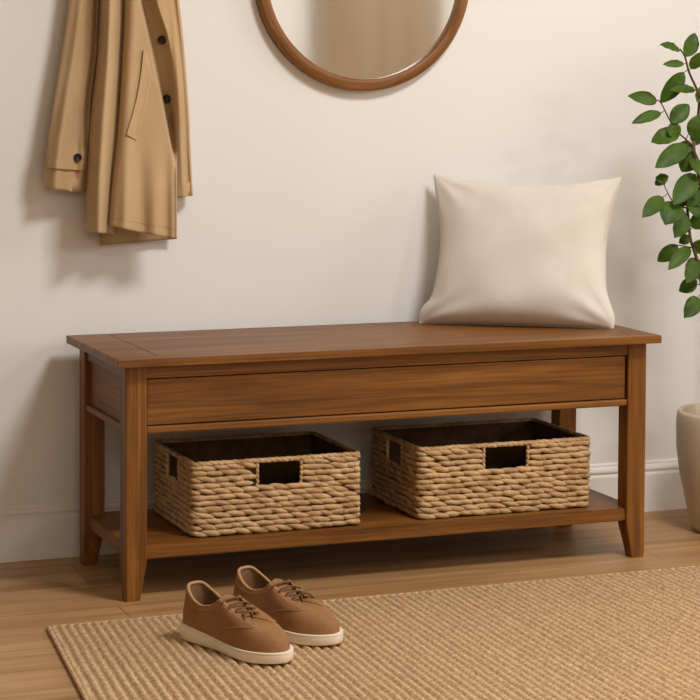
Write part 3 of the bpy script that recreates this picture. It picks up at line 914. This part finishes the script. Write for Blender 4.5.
    for i, t in enumerate(tt):
        a = eye(t); b = eye(-t if i % 2 == 0 else -t)
        nxt = eye(-(tt[i+1] if i+1 < len(tt) else t))
        b.x -= .002
        for (p, q, hgt) in ((a, b, .0034),):
            pts = []
            for j in range(15):
                s = j/14; m_ = lerp(p, q, s); m_.z += .0 + hgt*sin(pi*s)**.6 - .0035*(abs(2*s-1)**8); pts.append(W3(m_))
            tube_geo(pts, .0030, 8, flat=.62, V=V, F=F, nrm=(0, 0, 1))
    # short loose tails falling over the outer side
    a = lerp(eye(.408), eye(-.408), .5)+Vector((0, 0, .004))
    pts = [a+Vector((-.002, -.001, .001)), a+Vector((.003, -.009, .0035)), a+Vector((.008, -.018, .001)), a+Vector((.016, -.024, -.008)), a+Vector((.024, -.027, -.013))]
    P_ = []
    for i in range(4):
        for j in range(4): P_.append(pts[i].lerp(pts[i+1], j/4))
    P_.append(pts[-1]); tube_geo([W3(p) for p in P_], .0018, 8, V=V, F=F)
    new_obj('lace', V, F, M_lace, root, True)
    for sg in (-1, 1):
        for t in tt:
            c = S(sg*t, .91)+nrm(sg*t, .91)*(TH_+.0004); nn = nrm(sg*t, .91); a = nn.cross(Vector((1, 0, 0))).normalized(); b = nn.cross(a)
            V, F = tube_geo([W3(c+a*(.0024*cos(2*pi*i/14))+b*(.0024*sin(2*pi*i/14))) for i in range(14)], .0008, 6, closed=True)
            new_obj('eyelet', V, F, M_lace, root, True)
    # sole: cup rubber with a groove and a welt line
    prof = [(-.006, .0), (.0005, .0005), (.0022, .003), (.0026, .60), (.0026, .80), (.0016, .82), (.0016, .86), (.0028, .88), (.0026, .985), (.0008, 1.0), (-.0045, .985)]
    V, F = [], []
    for off, zf in prof:
        for i in range(NT):
            t = i/NT; x, y = cat(OUT, t); x2, y2 = cat(OUT, t+.004); x1, y1 = cat(OUT, t-.004)
            tn = Vector((x2-x1, y2-y1)).normalized(); n_ = Vector((tn.y, -tn.x)); 
            if n_.dot(Vector((x-.13, y))) < 0: n_ = -n_
            top = sole_z(x)+.0045*(1-step(0, .06, x))*0+.0012; bot = lift(x)
            z = bot+(zf if zf < .01 and zf > 0 else (top-bot)*zf) if zf != .003 else bot+.003
            V.append(W3(Vector((x+n_.x*off, y+n_.y*off, z))))
    for j in range(len(prof)-1):
        for i in range(NT): F.append((j*NT+i, j*NT+(i+1) % NT, (j+1)*NT+(i+1) % NT, (j+1)*NT+i))
    F.append(tuple(range(NT))); F.append(tuple((len(prof)-1)*NT+k for k in range(NT)))
    so = new_obj('sole', V, F, M_sole, root, True); so.modifiers.new('edge', 'EDGE_SPLIT').split_angle = radians(60)
    bm = bmesh.new(); bm.from_mesh(so.data); bmesh.ops.recalc_face_normals(bm, faces=bm.faces); bm.to_mesh(so.data); bm.free()
    return root
shoe('lace_up_shoe', (.054, -.282, RUGZ), -1.183, False, 'tan lace-up shoe with cream sole, nearer and left one of the pair')
shoe('lace_up_shoe', (.177, -.201, RUGZ), -1.18, True, 'tan lace-up shoe with cream sole, farther one of the pair, closer to the bench')

# ------------------------------------------------------------------ potted plant
PX, PY = 1.502, .190
plant = tag(empty('potted_plant', (PX, PY, 0)), 'leafy green plant in a cream ceramic pot on the floor right of the bench', 'plant')
lathe('pot', [(.088, 0), (.098, .003), (.104, .014), (.118, .07), (.131, .13), (.1385, .19), (.1395, .245), (.1375, .268), (.1345, .274), (.1295, .2745), (.1265, .270), (.1255, .24), (.122, .225)], 0, 0, M_pot, plant)
V, F = [], []; ns, nr_ = 48, 10
for i in range(nr_+1):
    for k in range(ns):
        r = .1235*i/nr_+.0001; a = 2*pi*k/ns; V.append((r*cos(a), r*sin(a), .236+.004*sin(r*90+a*3)+.003*sin(a*7+i*2)*(i/nr_)))
for i in range(nr_):
    for k in range(ns): F.append((i*ns+k, i*ns+(k+1) % ns, (i+1)*ns+(k+1) % ns, (i+1)*ns+k))
F.append(tuple(range(ns)))
new_obj('soil', V, F, M_soil, plant, True)
PO = Vector((PX, PY, 0))
def at(u, v, dy=0): return on(u, v, 1, PY-.06+dy)-PO
SV, SF = [], []
LV, LF = [], []
def stem(pts, r0, r1):
    m_ = len(pts); dense = []
    for i in range(m_-1):
        p0 = pts[max(i-1, 0)]; p1 = pts[i]; p2 = pts[i+1]; p3 = pts[min(i+2, m_-1)]
        for j in range(5):
            f = j/5; dense.append(.5*((2*p1)+(-p0+p2)*f+(2*p0-5*p1+4*p2-p3)*f*f+(-p0+3*p1-3*p2+p3)*f**3))
    dense.append(pts[-1]); n = len(dense)
    tube_geo(dense, [lerp(r0, r1, i/(n-1)) for i in range(n)], 8, V=SV, F=SF)
    return dense
def leaf(b, tip, wd, face, droop=.12, cup=.18):
    """blade from b to tip; face = direction its upper side looks"""
    ax = tip-b; ln = ax.length; ax.normalize()
    side = ax.cross(face)
    if side.length < 1e-4: side = ax.cross(Vector((0.1, -1, .2)))
    side.normalize(); up_ = side.cross(ax).normalized()
    base = len(LV); nl, nw = 12, 6
    for sd_ in (0, 1):
        for i in range(nl+1):
            s = i/nl
            w_ = (s**.70*(1-s)**.84)*2.88*wd/2 if 0 < s < 1 else 0
            w_ = max(w_, .0004)
            for j in range(nw+1):
                t = -1+2*j/nw
                z = cup*w_*abs(t)**1.4+ln*droop*(4*s*(1-s))-.0008*(1-abs(t))
                z += .0012*sin(s*22)*abs(t)
                LV.append(b+ax*(s*ln)+side*(t*w_)+up_*(z-sd_*.0005))
    n1_ = (nl+1)*(nw+1)
    for i in range(nl):
        for j in range(nw):
            a = base+i*(nw+1)+j; q = (a, a+1, a+nw+2, a+nw+1); LF.append(q); LF.append(tuple(n1_+k for k in reversed(q)))
        for a in (base+i*(nw+1), base+i*(nw+1)+nw): LF.append((a, a+nw+1, n1_+a+nw+1, n1_+a))
rl = random.Random(11)
def near_stem(p, ds): return min(ds, key=lambda q: (q-p).length)
# stems
root_p = Vector((0.02, -.01, .235))
mainA = stem([root_p, at(722, 372, .05), at(706, 310, .03), at(699, 268), at(693.7, 249), at(690, 236), at(687, 203), at(686, 188)], .0055, .0025)
mainB = stem([root_p+Vector((.015, 0, 0)), at(728, 360, .06), at(716, 290, .05), at(706, 220, .03), at(697, 165), at(693.7, 146), at(698, 118, .02), at(698.5, 95), at(689.4, 73), at(685, 57), at(680, 49)], .006, .0016)
br1 = stem([at(693.7, 146), at(680, 134), at(671, 122.6), at(661, 103), at(656, 100)], .0022, .0012)
br2 = stem([at(687, 208), at(678, 206), at(671, 199), at(664, 185)], .002, .0011)
br3 = stem([at(693.7, 248), at(686, 246.5), at(678, 245)], .0018, .001)
stem([at(699, 268), at(701, 283, .01), at(697, 284)], .0018, .001)
leaves = [ (680,51,659.7,44.8,9.5),(686,57,694.9,32.8,13.5),(684,64,662.8,64.5,7),(691,69,701.5,52,11),(684,72,660,103,15),(695.4,90,669.7,90,9),
 (656.8,101.4,627.7,96,12),(661,113,631.6,123.6,10),(670.5,122.8,689,104.5,15),(680,134,651,142.3,17),(688.5,145,655,168,17),(695,151.7,681.7,172,18),
 (665,184,656,176.5,9),(668.5,176,655,185,11),(662.8,197,642.3,217.6,14),(676.5,203,665,225,22),(695.4,174,673,205,19),(686.8,206,703,188.5,17),
 (685,212,674.5,238,17),(692,228,706,213,14),(678,245,657.3,261.4,13),(690,247.7,668.3,270,13),(695.4,258,686,283,17),(697,281,679,291.4,13),
 (698,297.4,684,318,15),(693,139,703,114,19),(697,102,706,86,13),(694,146,676,150,12),(690,236,679,243,9),(686,190,678,208,14),(691,158,700,176,16),
 (687,200,699,218,15),(694,252,706,240,14),(699,268,712,262,14),(690,130,701,142,16),(672,122,676,139,12),(699,300,712,316,14)]
for k, (bu, bv, tu, tv, w_) in enumerate(leaves):
    dy = rl.uniform(-.025, .025); b = at(bu, bv); tip = at(tu, tv, dy)
    wd = w_*.00225*1.14
    face = Vector((rl.uniform(-.35, .35)-.1, -1, rl.uniform(.25, .9)))
    leaf(b, tip, wd, face, droop=rl.uniform(.04, .12)*(1 if tu < bu else 1))
    for ds in (mainA, mainB, br1, br2, br3): pass
    q = near_stem(b, mainA+mainB+br1+br2+br3)
    if (q-b).length > .003 and (q-b).length < .06: tube_geo([q, (q+b)/2+Vector((0, 0, -.001)), b+(tip-b)*.03], .0009, 6, V=SV, F=SF)
# the rest of the bush, right of the picture's edge and behind
for k in range(20):
    an = rl.uniform(-pi*.55, pi*.62); rr = rl.uniform(.06, .20); top = rl.uniform(.75, 1.22)
    bx, by = (.16 if k % 3 else .085)+rr*cos(an)*.8, rr*sin(an)*.75-.02
    pts = [Vector((.03+.03*cos(an), .03*sin(an), .235)), Vector((bx*.55, by*.5, .48)), Vector((bx*.9, by*.85, .5+(top-.5)*.5)), Vector((bx+.02, by, top))]
    ds = stem(pts, .005, .0015)
    for i in range(3, len(ds)):
        for rep in range(2):
            a = rl.uniform(0, 2*pi); ln = rl.uniform(.05, .08)
            b = ds[i]+Vector((0, 0, rl.uniform(-.01, .01))); dr = Vector((cos(a), sin(a), rl.uniform(-.5, .35))).normalized()
            t2 = b+dr*(ln+.012)
            # keep clear of the wall and of the part of the plant inside the picture
            if t2.y+PY > W-.02: continue
            if t2.x < .050 and t2.z > .3: continue
            tube_geo([b, b+dr*.014], .0009, 6, V=SV, F=SF)
            leaf(b+dr*.012, t2, rl.uniform(.028, .042), Vector((rl.uniform(-.4, .4), -.5, 1)), droop=rl.uniform(.05, .14))
new_obj('stems', SV, SF, M_stem, plant, True)
new_obj('foliage', LV, LF, M_leaf, plant, True)

# ------------------------------------------------------------------ light
def area(name, loc, direction, sx, sy, energy, col):
    l = bpy.data.lights.new(name, 'AREA'); l.shape = 'RECTANGLE'; l.size = sx; l.size_y = sy; l.energy = energy; l.color = col
    o = bpy.data.objects.new(name, l); C.objects.link(o); o.location = loc
    o.rotation_euler = Vector(direction).to_track_quat('-Z', 'Y').to_euler(); return o
area('daylight_right', (XR+.12, (WIN1[0]+WIN1[1])/2, (WIN1[2]+WIN1[3])/2), (-1, 0, 0), WIN1[1]-WIN1[0], WIN1[3]-WIN1[2], 50, (1, .98, .95))
area('daylight_front', ((WIN2[0]+WIN2[1])/2, YF-.12, (WIN2[2]+WIN2[3])/2), (0, 1, 0), WIN2[1]-WIN2[0], WIN2[3]-WIN2[2], 20, (1, .92, .80))
lamp = area('overhead_light', (1.05, -1.45, ZC-.06), (0, 0, -1), .7, .7, 41, (1, .99, .97)); lamp.data.shape = 'DISK'
fill_light = area('overhead_light', (2.9, -3.7, ZC-.06), (0, 0, -1), .5, .5, 26, (1, .97, .93)); fill_light.data.shape = 'DISK'  # added fill without a known fixture, brightens the wall reflected in the mirror
w = bpy.data.worlds.new('sky'); scene.world = w; w.use_nodes = True
w.node_tree.nodes['Background'].inputs[0].default_value = (1, .93, .82, 1); w.node_tree.nodes['Background'].inputs[1].default_value = .15

# ------------------------------------------------------------------ camera and colour
cam = bpy.data.cameras.new('camera'); co = bpy.data.objects.new('camera', cam); C.objects.link(co)
cam.sensor_width = 36; cam.sensor_fit = 'HORIZONTAL'; cam.lens = FPX*36/700; cam.shift_y = SHY; cam.clip_start = .05
R_ = Matrix((RT, UP, -_f)).transposed().to_4x4()
co.matrix_world = Matrix.Translation(CAM) @ R_
scene.camera = co
scene.view_settings.view_transform = 'Standard'; scene.view_settings.look = 'None'
scene.view_settings.gamma = 1; scene.view_settings.use_curve_mapping = False; scene.view_settings.exposure = .62
